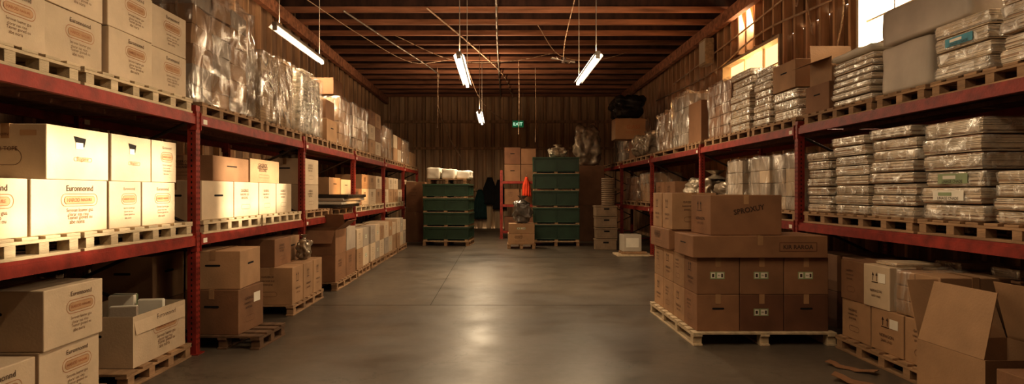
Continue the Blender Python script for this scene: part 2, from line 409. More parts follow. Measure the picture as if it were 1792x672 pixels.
def load(x0, x1, y0, y1, z0, z1, k='brown', nx=2, ny=3, nz=4, label=None, film='film', group=None, rot=0, amp=.04, seed=0, jit=.005, k2=None):
    sx, sy, sz = x1-x0, y1-y0, z1-z0
    mb = MB(); e = amp+.008; rg = random.Random(seed)
    for i in range(nx):
        for j in range(ny):
            for l in range(nz):
                X = (sx-2*e)/nx; Y = (sy-2*e)/ny; Z = (sz-e)/nz
                mb.box(-sx/2+e+i*X+.003, -sx/2+e+(i+1)*X-.003, -sy/2+e+j*Y+.003, -sy/2+e+(j+1)*Y-.003, l*Z+.002, (l+1)*Z-.003, k2 if (k2 and rg.random() < .45) else k, bev=.01, jit=jit, rng=rg)
    o = ob('wrapped_pallet_load', mb.mesh('wrapped_pallet_load'), ((x0+x1)/2, (y0+y1)/2, z0), rot, label=label or 'stack of cartons wrapped in shiny stretch film', cat='wrapped load', group=group)
    ob('stretch_film', soft_mesh('stretch_film', sx, sy, sz, film, 22, .05, amp, 2.6, seed, (2,2,1)), parent=o)
    return o
def bag(x0, x1, y0, y1, z0, z1, k, label, name='plastic_bag', cat='bag', amp=.16, seed=1, neck=True, rot=0):
    sx, sy, sz = x1-x0, y1-y0, z1-z0
    me = soft_mesh(name, sx, sy, sz*.86 if neck else sz, k, 14, min(sx, sy, sz)*.42, amp*1.3, 3.2/max(sx, sz), seed)
    o = ob(name, me, ((x0+x1)/2, (y0+y1)/2, z0), rot, label=label, cat=cat)
    if neck:
        mb = MB(); n = 14
        H = [(.0,.3),(.35,.13),(.5,.07),(.62,.1),(1,.22)]
        vs = []; fs = []
        for hi, r in H:
            for i in range(n):
                t = 2*math.pi*i/n; rr = r*min(sx, sy)*(1+.25*math.sin(5*t+seed)*(1 if hi > .5 else .4))
                vs.append((rr*math.cos(t), rr*math.sin(t), sz*(.74+.26*hi)))
        for j in range(len(H)-1):
            for i in range(n): fs.append((j*n+i, j*n+(i+1)%n, (j+1)*n+(i+1)%n, (j+1)*n+i))
        mb.add(vs, fs, k); ob('gathered_neck', mb.mesh('gathered_neck', True), parent=o)
    return o

def open_carton(x0, x1, y0, y1, z0, z1, k, label, flaps, rot=0, sides=None, fl=.5):
    sx, sy, sz = x1-x0, y1-y0, z1-z0; t = .006
    mb = MB()
    mb.box(-sx/2, sx/2, -sy/2, sy/2, 0, t, k)
    mb.box(-sx/2, -sx/2+t, -sy/2, sy/2, t, sz, k); mb.box(sx/2-t, sx/2, -sy/2, sy/2, t, sz, k)
    mb.box(-sx/2+t, sx/2-t, -sy/2, -sy/2+t, t, sz, k); mb.box(-sx/2+t, sx/2-t, sy/2-t, sy/2, t, sz, k)
    for s, st in (sides or {}).items():
        for one in st.split('+'): draw(Face(mb, s, sx, sy, sz), one)
    o = ob('open_carton', mb.mesh('open_carton'), ((x0+x1)/2, (y0+y1)/2, z0), rot, label=label, cat='cardboard box')
    L = min(sx, sy)*fl
    for s, a in flaps.items():
        c, q = math.cos(a)*L, math.sin(a)*L; m = MB()
        if s == '+X': p = [(0,-sy/2+.01,0),(0,sy/2-.01,0),(q,sy/2-.03,c),(q,-sy/2+.03,c)]; l = (sx/2-.004,0,sz+.001)
        if s == '-X': p = [(0,sy/2-.01,0),(0,-sy/2+.01,0),(-q,-sy/2+.03,c),(-q,sy/2-.03,c)]; l = (-sx/2+.004,0,sz+.001)
        if s == '+Y': p = [(sx/2-.01,0,0),(-sx/2+.01,0,0),(-sx/2+.03,q,c),(sx/2-.03,q,c)]; l = (0,sy/2-.004,sz+.001)
        if s == '-Y': p = [(-sx/2+.01,0,0),(sx/2-.01,0,0),(sx/2-.03,-q,c),(-sx/2+.03,-q,c)]; l = (0,-sy/2+.004,sz+.001)
        m.slab(p, .005, k); ob('flap', m.mesh('flap'), l, parent=o)
    return o

# ---------------------------------------------------------------- room shell
XL, XR, YB, YF, ZC = -4.75, 5.2, 26.0, -3.0, 5.75
mb = MB(); mb.box(XL, XR, YF, YB, -.1, 0, 'concrete')
for y in (8.33, 14.4, 20.5, 2.3): mb.box(XL+.01, XR-.01, y-.006, y+.006, -.001, .0012, 'hole')
mb.box(-.9-.004, -.9+.004, 8.34, 25.9, -.001, .0012, 'hole')
ob('floor', mb.mesh('floor'), kind='structure', label='polished stained concrete floor with sawn joints', cat='floor')
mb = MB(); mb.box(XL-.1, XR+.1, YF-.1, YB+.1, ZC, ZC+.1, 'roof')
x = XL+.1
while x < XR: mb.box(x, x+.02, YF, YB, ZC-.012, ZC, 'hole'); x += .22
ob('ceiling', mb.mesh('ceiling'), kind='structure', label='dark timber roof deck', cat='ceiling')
def corr(mb, P, a0, a1, z0, z1, pitch=.3, dep=.045, k='panel'):
    n = max(1, round((a1-a0)/pitch)); p = (a1-a0)/n; pts = []
    for i in range(n):
        b = a0+i*p; pts += [(b,0),(b+p*.55,0),(b+p*.65,dep),(b+p*.9,dep)]
    pts.append((a1,0)); vs = []
    for a, d in pts: vs += [P(a, d, z0), P(a, d, z1)]
    mb.add(vs, [(2*i, 2*i+2, 2*i+3, 2*i+1) for i in range(len(pts)-1)], k)
WIN = [(4.1,6.0),(7.0,8.85),(11.4,14.2)]; WZ = (3.5,4.3)  # first window is out of view, added to let sun onto the left cartons
mb = MB(); P = lambda a, d, z: (XR+d, a, z)
corr(mb, P, YF, YB, -.05, WZ[0]); corr(mb, P, YF, YB, WZ[1], ZC)
prev = YF
for a, b in WIN+[(YB, YB)]:
    if a > prev: corr(mb, P, prev, a, WZ[0], WZ[1])
    prev = b
y = YF+.3
while y < YB:
    if not any(a-.06 < y < b+.06 for a, b in WIN): mb.box(XR-.14, XR-.002, y-.03, y+.03, 0, ZC-.35, 'stud')
    else:
        mb.box(XR-.14, XR-.002, y-.03, y+.03, 0, WZ[0]-.1, 'stud'); mb.box(XR-.14, XR-.002, y-.03, y+.03, WZ[1]+.1, ZC-.35, 'stud')
    y += .42
mb.box(XR-.12, XR-.002, YF, YB, 3.08, 3.16, 'stud'); mb.box(XR-.16, XR-.002, YF, YB, ZC-.35, ZC-.25, 'stud')
ob('wall_right', mb.mesh('wall_right'), kind='structure', label='corrugated wall with exposed timber studs', cat='wall')
mb = MB(); P = lambda a, d, z: (XL-d, a, z); corr(mb, P, YF, YB, -.05, ZC)
y = YF+.3
while y < YB: mb.box(XL+.002, XL+.1, y-.022, y+.022, 0, ZC-.35, 'stud'); y += .6
ob('wall_left', mb.mesh('wall_left'), kind='structure', label='corrugated wall with exposed timber studs', cat='wall')
mb = MB(); P = lambda a, d, z: (a, YB+d, z); corr(mb, P, XL-.05, XR+.05, -.05, ZC, .36, .07, 'backpanel')
x = XL+.2
while x < XR: mb.box(x-.02, x+.02, YB-.05, YB-.002, 0, ZC, 'stud'); x += .72
for z in (4.4, 3.3, 1.6): mb.box(XL, XR, YB-.12, YB-.002, z-.05, z+.05, 'stud')
ob('wall_back', mb.mesh('wall_back'), kind='structure', label='weathered vertical sheet end wall with horizontal rails', cat='wall')
mb = MB(); mb.box(XL-.05, XR+.05, YF-.1, YF, -.05, ZC, 'panel'); ob('wall_front', mb.mesh('wall_front'), kind='structure', label='plain end wall', cat='wall')
for i, (a, b) in enumerate(WIN):
    mb = MB(); z0, z1 = WZ
    for q in ((a-.06,b+.06,z0-.06,z0),(a-.06,b+.06,z1,z1+.06),(a-.06,a,z0,z1),(b,b+.06,z0,z1)): mb.box(XR-.13, XR+.06, q[0], q[1], q[2], q[3], 'winframe')
    nn = 3
    for j in range(1, nn): yy = a+(b-a)*j/nn; mb.box(XR-.01, XR+.03, yy-.014, yy+.014, z0, z1, 'winframe')
    mb.box(XR-.01, XR+.03, a, b, (z0+z1)/2-.012, (z0+z1)/2+.012, 'winframe')
    if i == 2: mb.add([(XR+.01,a,z0),(XR+.01,b,z0),(XR+.01,b,z1),(XR+.01,a,z1)], [(0,1,2,3)], 'amberpane')  # amber tint added to make this window's daylight dimmer and more orange
    ob('window_%d' % (i+1), mb.mesh('window'), kind='structure', label='small high window with painted timber frame and muntins', cat='window')
ti = 0
y = 0.6
while y < YB-.2:
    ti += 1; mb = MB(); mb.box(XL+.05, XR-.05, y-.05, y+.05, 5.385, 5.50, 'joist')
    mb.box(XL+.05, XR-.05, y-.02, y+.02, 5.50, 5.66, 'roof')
    ob('trim_%d' % ti, mb.mesh('joist'), kind='structure', label='red-brown timber roof joist', cat='roof joist'); y += 1.0
for xx in (-3.9, -2.6, -1.3, -.2, 1.1, 2.4, 3.7):
    ti += 1; mb = MB(); mb.box(xx-.035, xx+.035, YF+.1, YB-.1, 5.665, 5.735, 'joist')
    y = 1.1
    while y < YB-1:
        if R.random() < .3: mb.box(xx-.16, xx+.16, y-.06, y+.06, 5.58, 5.665, 'stud')
        y += 1.0
    ob('trim_%d' % ti, mb.mesh('purlin'), kind='structure', label='long roof purlin with timber blocking', cat='roof purlin')
for xx in (XL+.18, XR-.3):
    ti += 1; mb = MB(); mb.box(xx-.06, xx+.06, YF+.1, YB-.1, 5.12, 5.38, 'joist')
    ob('trim_%d' % ti, mb.mesh('girder'), kind='structure', label='timber girder along the eaves', cat='roof girder')

# ---------------------------------------------------------------- racks
def post_mesh(h, sgn):
    mb = MB(); w = .08
    mb.box(-w/2, w/2, -w/2, -w/2+.006, 0, h, 'red'); mb.box(-w/2, w/2, w/2-.006, w/2, 0, h, 'red')
    if sgn > 0: mb.box(w/2-.006, w/2, -w/2+.006, w/2-.006, 0, h, 'red')
    else: mb.box(-w/2, -w/2+.006, -w/2+.006, w/2-.006, 0, h, 'red')
    z = .08
    fx = w/2+.0008 if sgn > 0 else -w/2-.0008
    while z < h-.04:
        for yy in (-.02, .02): mb.add([(fx, yy-.006, z),(fx, yy+.006, z),(fx, yy+.005, z+.022),(fx, yy-.005, z+.022)], [(0,1,2,3)], 'hole')
        mb.add([(-.007, -w/2-.0008, z),(.007, -w/2-.0008, z),(.006, -w/2-.0008, z+.022),(-.006, -w/2-.0008, z+.022)], [(0,1,2,3)], 'hole')
        z += .05
    mb.box(-.07, .07, -.07, .07, 0, .008, 'red')
    return mb.mesh('upright_post')
def rack(xf, sgn, ys, levels, depth, h, label, name='pallet_rack'):
    """xf: aisle face; sgn=+1 aisle lies towards +X"""
    root = ob(name, None, (xf, ys[0], 0), label=label, cat='storage rack')
    pm = post_mesh(h, sgn); xb = -sgn*depth
    def rel(n, me, l): return ob(n, me, l, parent=root)
    br = MB(); z = .2; zig = 1
    while z < h-.5:
        a = (-sgn*.09, 0, z); b = (xb+sgn*.09, 0, z+.45)
        if zig < 0: a, b = (a[0], 0, z+.45), (b[0], 0, z)
        br.cyl(a, b, .016, 'steel', 6); z += .5; zig = -zig
    br.cyl((-sgn*.09,0,.15), (xb+sgn*.09,0,.15), .016, 'red', 6); br.cyl((-sgn*.09,0,h-.1), (xb+sgn*.09,0,h-.1), .016, 'red', 6)
    brm = br.mesh('frame_bracing')
    for y in ys:
        rel('upright_post', pm, (-sgn*.045, y-ys[0], 0)); rel('upright_post', pm, (xb+sgn*.045, y-ys[0], 0)); rel('frame_bracing', brm, (0, y-ys[0], 0))
    for i in range(len(ys)-1):
        L = ys[i+1]-ys[i]-.08; yc = (ys[i]+ys[i+1])/2-ys[0]
        bm_ = MB(); bm_.box(-.022, .022, -L/2, L/2, -.095, -.025, 'red'); bm_.box(-.022, .012, -L/2, L/2, -.025, 0, 'red') if sgn > 0 else bm_.box(-.012, .022, -L/2, L/2, -.025, 0, 'red')
        for e in (-1, 1):
            y0 = e*(L/2-.003); bm_.box(-.03, .03, min(y0, y0-e*.006), max(y0, y0-e*.006), -.15, .02, 'red')
        fx = sgn*.0225
        bm_.add([(fx, -L/2+.06, -.08),(fx, -L/2+.14, -.08),(fx, -L/2+.14, -.035),(fx, -L/2+.06, -.035)], [(0,1,2,3)], 'paper')
        bme = bm_.mesh('shelf_beam')
        dk = MB(); n = int(L/.155); w = L/n
        for j in range(n): dk.box(-depth/2+.055, depth/2-.055, -L/2+j*w+.012, -L/2+(j+1)*w-.012, -.02, 0, 'deck')
        dk.box(-.03, .03, -L/2, L/2, -.06, -.02, 'deck')
        dme = dk.mesh('shelf_deck')
        for z in levels:
            rel('shelf_beam', bme, (-sgn*.024, yc, z)); rel('shelf_beam', bme, (xb+sgn*.024, yc, z)); rel('shelf_deck', dme, (-sgn*depth/2, yc, z))
    return root
LY = [2.63+3.2*i for i in range(7)]; RY = [3.9+3.6*i for i in range(6)]
ZL1, ZL2, ZR1, ZR2 = 1.10, 2.22, 1.14, 2.28
rack(-2.78, 1, LY, (ZL1, ZL2), 1.17, 2.3, 'long red steel pallet rack with two loaded levels')
rack(3.55, -1, RY, (ZR1, ZR2), 1.15, 2.34, 'long red steel pallet rack loaded with wrapped bundles')

# ---------------------------------------------------------------- LEFT side
g = 'cream cartons on the top shelf'
for (a, b) in ((2.72,4.2),(4.24,5.74)):
    pallet(-3.93, -2.79, a, b, ZL2, 'pale', 6); pallet(-3.93, -2.79, a, b, ZL1, 'pale', 6)
z0 = ZL2+.13
for ci, (a, b) in enumerate(((2.78,3.33),(3.35,3.9),(3.92,4.5),(4.52,5.1),(5.12,5.7))):
    for l in range(3 if ci < 3 else 2):
        dx = R.uniform(-.02, .015)
        carton(-3.34+dx, -2.82+dx, a, b, z0+l*.352, z0+l*.352+.35, 'white', {'+X':'logo','-Y':'vent'}, g, rot=R.uniform(-.015,.015))
        if (ci in (0, 4) or l > 0) and l < 2: carton(-3.9, -3.37, a, b, z0+l*.352, z0+l*.352+.35, 'white', {'-Y':'vent'}, g)
for ci, (a, b) in enumerate(((3.35,3.9),(3.92,4.5),(4.52,5.1))): carton(-3.9, -3.37, a, b, z0, z0+.35, 'white', {'-Y':'vent'}, g)
z0 = ZL1+.13; g = 'cream cartons on the middle shelf'
for a, b in ((3.05,3.78),(3.8,4.55),(4.57,4.98),(5.0,5.5)):
    carton(-3.36, -2.83, a, b, z0, z0+.35, 'white', {'+X':'logo','-Y':'vent'}, g, rot=R.uniform(-.012,.012)); carton(-3.9, -3.38, a, b, z0, z0+.35, 'white', {'-Y':'vent'}, g)
for i, (a, b) in enumerate(((3.95,4.58),(4.61,5.14),(5.16,5.54))):
    carton(-3.36, -2.84, a, b, z0+.352, z0+.70, 'white', {'+X':'pouch' if i < 2 else 'logo','-Y':'panel'}, g, rot=R.uniform(-.015,.015)); carton(-3.9, -3.38, a, b, z0+.352, z0+.70, 'brown', {'-Y':'vent'}, g)
pallet(-3.9, -2.8, 2.95, 4.5, 0, 'wood', 4); g = 'cream cartons stacked on a floor pallet'
carton(-3.5, -2.82, 3.1, 3.83, .13, .5, 'white', {'+X':'logo','-Y':'vent'}, g)
carton(-3.5, -2.82, 3.86, 4.44, .13, .51, 'white', {'+X':'logo','-Y':'vent'}, g)
carton(-3.5, -2.80, 3.86, 4.45, .512, .89, 'white', {'+X':'logo','-Y':'vent'}, g, rot=.015)
pallet(-3.7, -2.79, 4.72, 5.72, 0, 'wood', 4)
open_carton(-3.5, -2.83, 4.87, 5.68, .13, .53, 'white', 'open cream carton filled with papers on a floor pallet', {'+X':math.pi*.97,'-X':math.pi*.9}, sides={'+X':'logo','-Y':'vent'}, fl=.22)
for i, (x, y, z, k) in enumerate(((-3.3,5.05,.6,'paper'),(-3.05,5.12,.57,'grey'),(-3.2,5.35,.62,'paper'),(-2.98,5.4,.58,'paper'),(-3.3,5.56,.6,'lime'))):
    mb = MB(); mb.box(-.1,.1,-.03,.03,0,z-.14,k,bev=.004); mb.box(-.095,.095,-.022,.022,z-.14,z-.135,'paper')
    if i == 3: mb.box(.1,.102,-.02,.02,z-.3,z-.2,'blue')
    ob('file_folder', mb.mesh('file_folder'), (x, y, .137), (0,0,R.uniform(-.3,.3)), label='thick pale paper folder standing in an open carton', cat='folder', group='folders in the open carton')
g = 'brown cartons at the rack base'
for l in range(2):
    carton(-3.7, -3.08, 6.7, 7.3, l*.442, l*.442+.44, 'brown' if l else 'tan', {'-Y':'vent','+X':'vent'}, g)
    carton(-3.88, -3.3, 6.0, 6.6, l*.442, l*.442+.44, 'tan' if l else 'brown', {'-Y':'vent','+X':'vent'}, g)
pallet(-2.98, -2.25, 5.98, 6.62, 0, 'dwood', 3, rot=-.05)
carton(-3.0, -2.47, 6.03, 6.58, .13, .56, 'brown', {'+X':'lines','-Y':'vent'}, g, rot=-.06, sticker='+X'); carton(-3.02, -2.5, 6.05, 6.62, .562, .93, 'tan', {'-Y':'vent','+X':'vent'}, g, rot=.04)
pallet(-3.6, -2.48, 7.6, 8.93, 0, 'wood', 4)
for a, b in ((7.63,8.05),(8.07,8.48),(8.5,8.91)):
    carton(-3.0, -2.5, a, b, .13, .58, 'tan', {'+X':'arrows','-Y':'lines'}, g); carton(-3.55, -3.02, a, b, .13, .58, 'brown', {}, g)
carton(-3.5, -2.72, 7.65, 8.25, .582, .92, 'brown', {'-Y':'vent','+X':'lines'}, g); carton(-3.5, -2.8, 8.28, 8.85, .582, .9, 'tan', {'+X':'vent'}, g)
bag(-2.78, -2.54, 8.45, 8.75, .582, .92, 'clear', 'tied clear plastic bag on stacked cartons', amp=.06, seed=4)
pallet(-3.2, -2.44, 9.5, 10.9, 0, 'wood', 4)
for a, b in ((9.53,10.2),(10.22,10.88)): carton(-3.12, -2.47, a, b, .13, .54, 'brown', {'+X':'lines'}, g)
open_carton(-3.12, -2.47, 9.53, 10.2, .542, .92, 'brown', 'open brown carton with raised flaps on stacked cartons', {'+X':.9,'-Y':2.6,'+Y':-.3}, fl=.35)
carton(-3.12, -2.47, 10.24, 10.88, .542, .92, 'grey', {}, g)
g = 'cartons along the rack base'
for a, b in ((11.1,12.15),(12.32,13.75),(13.85,15.33),(15.52,17.0)):
    pallet(-3.5, -2.47, a, b, 0, 'wood', 4, simple=True); n = 2 if b-a < 1.2 else 3; w = (b-a)/n
    for i in range(n):
        for l in range(2):
            carton(-3.0, -2.5, a+i*w+.01, a+(i+1)*w-.01, .13+l*.352, .13+l*.352+.35-(.06 if (i+l) % 3 == 0 and l else 0), ['white','grey','white','tan'][(i+l+int(a)) % 4], {'+X':'sticker' if i % 2 else 'lines'}, g, tape=a < 13)
carton(-2.78, -2.2, 18.8, 19.4, 0, .9, 'brown', {}, g); carton(-2.76, -2.2, 18.8, 19.4, .902, 1.8, 'brown', {'-Y':'lines'}, g)
g = 'cartons on the middle shelf'
for a, b in ((5.95,7.4),(7.45,8.92)): pallet(-3.93, -2.79, a, b, ZL1, 'pale', 6)
z0 = ZL1+.13
for i, (a, b) in enumerate(((6.0,6.72),(6.74,7.42),(7.44,8.0),(8.02,8.6))):
    carton(-3.36, -2.83, a, b, z0, z0+.38, 'white', {'+X':'lines' if i else 'vent','-Y':'vent'}, g); carton(-3.9, -3.38, a, b, z0, z0+.38, 'brown', {}, g)
carton(-3.4, -2.86, 6.3, 7.2, z0+.382, z0+.64, 'brown', {'+X':'vent','-Y':'lines'}, g); carton(-3.4, -2.86, 7.25, 8.2, z0+.382, z0+.66, 'tan', {'+X':'lines','-Y':'vent'}, g)
pallet(-3.93, -2.79, 9.1, 10.4, ZL1, 'wood', 4); pallet(-3.93, -2.79, 10.5, 12.1, ZL1, 'wood', 4)
for l in range(2): carton(-3.4, -2.82, 9.15, 9.85, z0+l*.382, z0+l*.382+.38, 'white', {'+X':'lines','-Y':'vent'}, g)
bag(-3.3, -2.9, 9.3, 9.7, z0+.765, z0+.93, 'clear', 'crumpled clear plastic on top of cartons', amp=.08, neck=False)
for i, kk in enumerate(('black','paper','grey','black')):
    mb = MB(); mb.box(-.5,.5,-.78,.78,0,.055,kk,bev=.015)
    ob('flat_package', mb.mesh('flat_package'), (-3.18+.05*i, 11.3, z0+i*.057), (0,0,R.uniform(-.03,.03)), label=('black' if kk=='black' else 'pale')+' flat package lying on a shelf pallet', cat='package', group='flat packages on the middle shelf')
carton(-3.5, -2.84, 10.55, 11.3, z0+.23, z0+.52, 'tan', {'+X':'vent'}, g); carton(-3.5, -2.84, 11.35, 12.1, z0+.23, z0+.5, 'white', {'+X':'vent'}, g)
for bi in range(3, 6):
    y0 = LY[bi]+.08; y1 = LY[bi+1]-.08
    for h in range(2):
        a = y0+h*(y1-y0)/2+.01; b = y0+(h+1)*(y1-y0)/2-.01
        pallet(-3.93, -2.79, a, b, ZL1, 'pale', 4, simple=True)
        for i in range(2):
            w = (b-a)/2
            for l in range(2 if (i+h+bi) % 3 else 1):
                hh = .34 if l == 0 else .3
                carton(-3.4, -2.84, a+i*w+.01, a+(i+1)*w-.01, z0+l*.342, z0+l*.342+hh, ['white','tan','white','brown'][(i+l+h+bi) % 4], {'+X':'lines'}, g, tape=False)
zt = ZL2+.13
pallet(-3.93, -2.79, 5.92, 7.5, ZL2, 'wood', 5)
load(-3.9, -2.84, 5.95, 7.48, zt, 3.62, 'grey', 2, 3, 6, 'tall squared load of cartons in torn grey stretch film', amp=.1, seed=3, jit=.015, k2='tan')
pallet(-3.93, -2.79, 7.56, 8.95, ZL2, 'wood', 5); pallet(-3.93, -2.79, 9.1, 10.35, ZL2, 'wood', 5); pallet(-3.93, -2.79, 10.42, 12.15, ZL2, 'wood', 5)
for i, (a, b, t, k) in enumerate(((7.6,8.18,3.25,'burlap'),(8.22,8.9,3.3,'burlap'),(9.13,10.3,3.33,'foil'))):
    me = soft_mesh('woven_bale', .98, b-a-.05, t-zt-.03, k, 10, .05, .03, 4, i)
    o = ob('woven_bale', me, (-3.37, (a+b)/2, zt), label=('tall bale in coarse woven wrapping on a shelf pallet' if k == 'burlap' else 'tall bale in bubble wrap on a shelf pallet'), cat='bale', group='tall bales on the top shelf')
    ob('stretch_film', soft_mesh('stretch_film', 1.06, b-a, t-zt, 'film', 16, .05, .03, 3, i, (2,2,1)), parent=o)
g = 'cartons on the top shelf'
carton(-3.4, -2.85, 10.45, 11.1, zt, zt+.38, 'tan', {'+X':'vent'}, g); carton(-3.4, -2.87, 10.45, 11.0, zt+.382, zt+.7, 'brown', {}, g)
load(-3.7, -2.8, 11.2, 12.12, zt, 3.25, 'tan', 2, 2, 4, seed=5)
carton(-3.5, -2.95, 11.25, 11.9, 3.255, 3.55, 'brown', {}, g, tape=False)
pallet(-3.93, -2.79, 12.32, 13.8, ZL2, 'wood', 5, simple=True); pallet(-3.93, -2.79, 13.85, 15.35, ZL2, 'wood', 5, simple=True)
load(-3.85, -2.82, 12.35, 13.75, zt, 3.3, 'white', 2, 3, 4, seed=6, k2='tan')
for l in range(3):
    for j in range(2): carton(-3.4, -2.85, 13.9+j*.7, 14.55+j*.7, zt+l*.33, zt+l*.33+.328, ['tan','white','brown'][(l+j)%3], {'+X':'lines'}, g, tape=False)
pallet(-3.93, -2.79, 15.52, 17.0, ZL2, 'wood', 5, simple=True); pallet(-3.93, -2.79, 17.05, 18.55, ZL2, 'wood', 5, simple=True)
load(-3.85, -2.82, 15.55, 16.9, zt, 3.2, 'tan', 2, 3, 3, seed=8)
for l in range(2):
    for j in range(2): carton(-3.4, -2.85, 17.1+j*.7, 17.75+j*.7, zt+l*.36, zt+l*.36+.358, ['tan','white','brown'][(l+j)%3], {}, g, tape=False)
pallet(-3.93, -2.79, 18.72, 20.2, ZL2, 'wood', 5, simple=True); pallet(-3.93, -2.79, 20.25, 21.75, ZL2, 'wood', 5, simple=True)
load(-3.85, -2.82, 18.75, 20.1, zt, 3.1, 'tan', 2, 3, 3, seed=9)
for j in range(2): carton(-3.4, -2.85, 20.3+j*.7, 20.95+j*.7, zt, zt+.45, 'tan', {}, g, tape=False)

# ---------------------------------------------------------------- RIGHT side
pallet(3.6, 4.66, 3.98, 5.4, ZR1, 'wood', 5); pallet(3.6, 4.66, 5.45, 7.42, ZR1, 'wood', 6)
zb = ZR1+.13; g = 'wrapped bundles on the lower shelf'
bstack(3.62, 4.3, 4.0, 4.62, zb, 1.66, 4, g, k='tan')
bstack(3.62, 4.3, 4.68, 5.38, zb, 2.08, 6, g, k='brown', labs={1:('-X','paper'), 2:('-X','lime')})
bstack(3.62, 4.3, 5.47, 6.14, zb, 2.1, 8, g, k='brown'); bstack(3.62, 4.3, 6.18, 6.82, zb, 2.08, 8, g, k='tan'); bstack(3.62, 4.3, 6.86, 7.38, zb, 1.95, 7, g, k='brown')
pallet(3.6, 4.66, 7.6, 9.25, ZR1, 'wood', 5); pallet(3.6, 4.66, 9.35, 11.0, ZR1, 'wood', 5)
for i, (a, b) in enumerate(((7.65,8.4),(8.45,9.2),(9.4,10.1))):
    load(3.62, 4.5, a, b, zb, 2.02, 'grey', 2, 2, 4, 'silvery plastic-wrapped stack on the lower shelf', seed=11+i, k2='white')
bag(3.65, 4.4, 10.2, 10.95, zb, 1.8, 'clear', 'crumpled clear plastic bag on a shelf pallet', amp=.15, seed=3)
for a, b in ((11.2,12.85),(12.95,14.6),(14.8,16.5),(16.6,18.2)): pallet(3.6, 4.66, a, b, ZR1, 'wood', 4, simple=True)
bag(3.65, 4.4, 11.25, 12.0, zb, 1.9, 'clear', 'tied clear plastic sack on a shelf pallet', amp=.15, seed=5); bag(3.65, 4.4, 12.05, 12.8, zb, 1.85, 'foil', 'crumpled silvery plastic sack on a shelf pallet', amp=.15, seed=7, neck=False)
for a in (13.0, 13.8): carton(3.65, 4.3, a, a+.75, zb, zb+.45, 'brown', {'-X':'lines'}, 'cartons on the lower shelf', tape=False)
load(3.65, 4.4, 14.85, 16.4, zb, 2.0, 'tan', 2, 3, 3, seed=21); load(3.65, 4.4, 16.65, 18.1, zb, 1.95, 'brown', 2, 3, 3, seed=22)
zt = ZR2+.13; g = 'wrapped bundles on the top shelf'
pallet(3.6, 4.66, 3.98, 5.24, ZR2, 'wood', 5); pallet(3.6, 4.66, 5.3, 6.0, ZR2, 'wood', 3); pallet(3.6, 4.66, 6.05, 7.42, ZR2, 'wood', 5)
bstack(3.62, 4.3, 4.0, 4.55, zt, 3.05, 6, g, k='tan'); bstack(3.62, 4.3, 4.6, 5.22, zt, 2.86, 4, g, k='grey', labs={2:('-X','blue')})
for (a, b, c, d, e, s, lb) in ((5.3,5.97,zt,2.855,4.4,1,'large pale grey soft-edged bale on a shelf pallet'),(4.85,5.97,2.865,3.2,4.35,2,'large pale grey soft-edged bale lying across stacked goods')):
    ob('wrapped_bale', soft_mesh('wrapped_bale', e-3.64, b-a, d-c, 'palegrey', 12, .03, .02, 3, s), ((e+3.62)/2, (a+b)/2, c), label=lb, cat='bale', group='grey bales on the top shelf')
bstack(3.62, 4.4, 6.08, 6.84, zt, 2.88, 7, g, k='grey')
ob('plastic_sheet', soft_mesh('plastic_sheet', .82, .78, .08, 'paper', 9, .035, .03, 5, 3), (4.0, 6.46, 2.882), label='white plastic sheet draped over a wrapped stack', cat='plastic sheet')
carton(3.62, 4.2, 6.88, 7.4, zt, 2.72, 'brown', {'-X':'vent'}, 'brown cartons on the top shelf')
open_carton(3.66, 4.2, 6.9, 7.38, 2.722, 3.0, 'tan', 'open tan carton with raised flap on a carton', {'-X':1.9,'+Y':.3}, fl=.5)
pallet(3.6, 4.66, 7.6, 8.95, ZR2, 'wood', 5); pallet(3.6, 4.66, 9.0, 11.0, ZR2, 'wood', 6)
bstack(3.62, 4.3, 7.62, 8.3, zt, 2.78, 3, g, k='tan'); carton(3.62, 4.2, 7.66, 8.28, 2.785, 3.13, 'tan', {'-X':'vent'}, 'brown cartons on the top shelf')
bstack(3.62, 4.4, 8.36, 8.95, zt, 3.2, 8, g, k='brown'); bstack(3.62, 4.4, 9.02, 9.8, zt, 3.3, 8, g, k='tan')
load(3.62, 4.5, 9.85, 10.98, zt, 3.35, 'brown', 2, 2, 5, seed=31)
for a, b in ((11.2,12.0),(12.05,14.6),(14.8,16.5),(16.6,18.2),(18.4,20.1),(20.2,21.8)): pallet(3.6, 4.66, a, b, ZR2, 'wood', 4, simple=True)
carton(3.62, 4.3, 11.22, 11.95, zt, 3.15, 'brown', {}, 'brown cartons on the top shelf')
load(3.62, 4.5, 12.1, 13.3, zt, 3.5, 'grey', 2, 2, 4, seed=33, amp=.07); load(3.62, 4.5, 13.35, 14.55, zt, 3.3, 'tan', 2, 2, 4, seed=34, amp=.07)
for i in range(3): bag(3.4, 4.1, 14.85+i*.55, 15.38+i*.55, zt, 3.0, 'clear', 'crumpled clear plastic bag on the top shelf', amp=.12, seed=40+i, neck=i == 1)
carton(3.1, 3.9, 16.65, 17.2, 2.9, 3.45, 'tan', {'-Y':'gass'}, None)
carton(3.62, 4.3, 16.62, 17.4, zt, 2.898, 'brown', {}, None)
load(3.62, 4.5, 18.45, 20.0, zt, 3.7, 'grey', 2, 2, 4, seed=35, amp=.08)
bag(3.3, 4.5, 18.5, 19.7, 3.7, 4.5, 'black', 'large black plastic bag on top of a wrapped load', amp=.2, seed=9, neck=False)

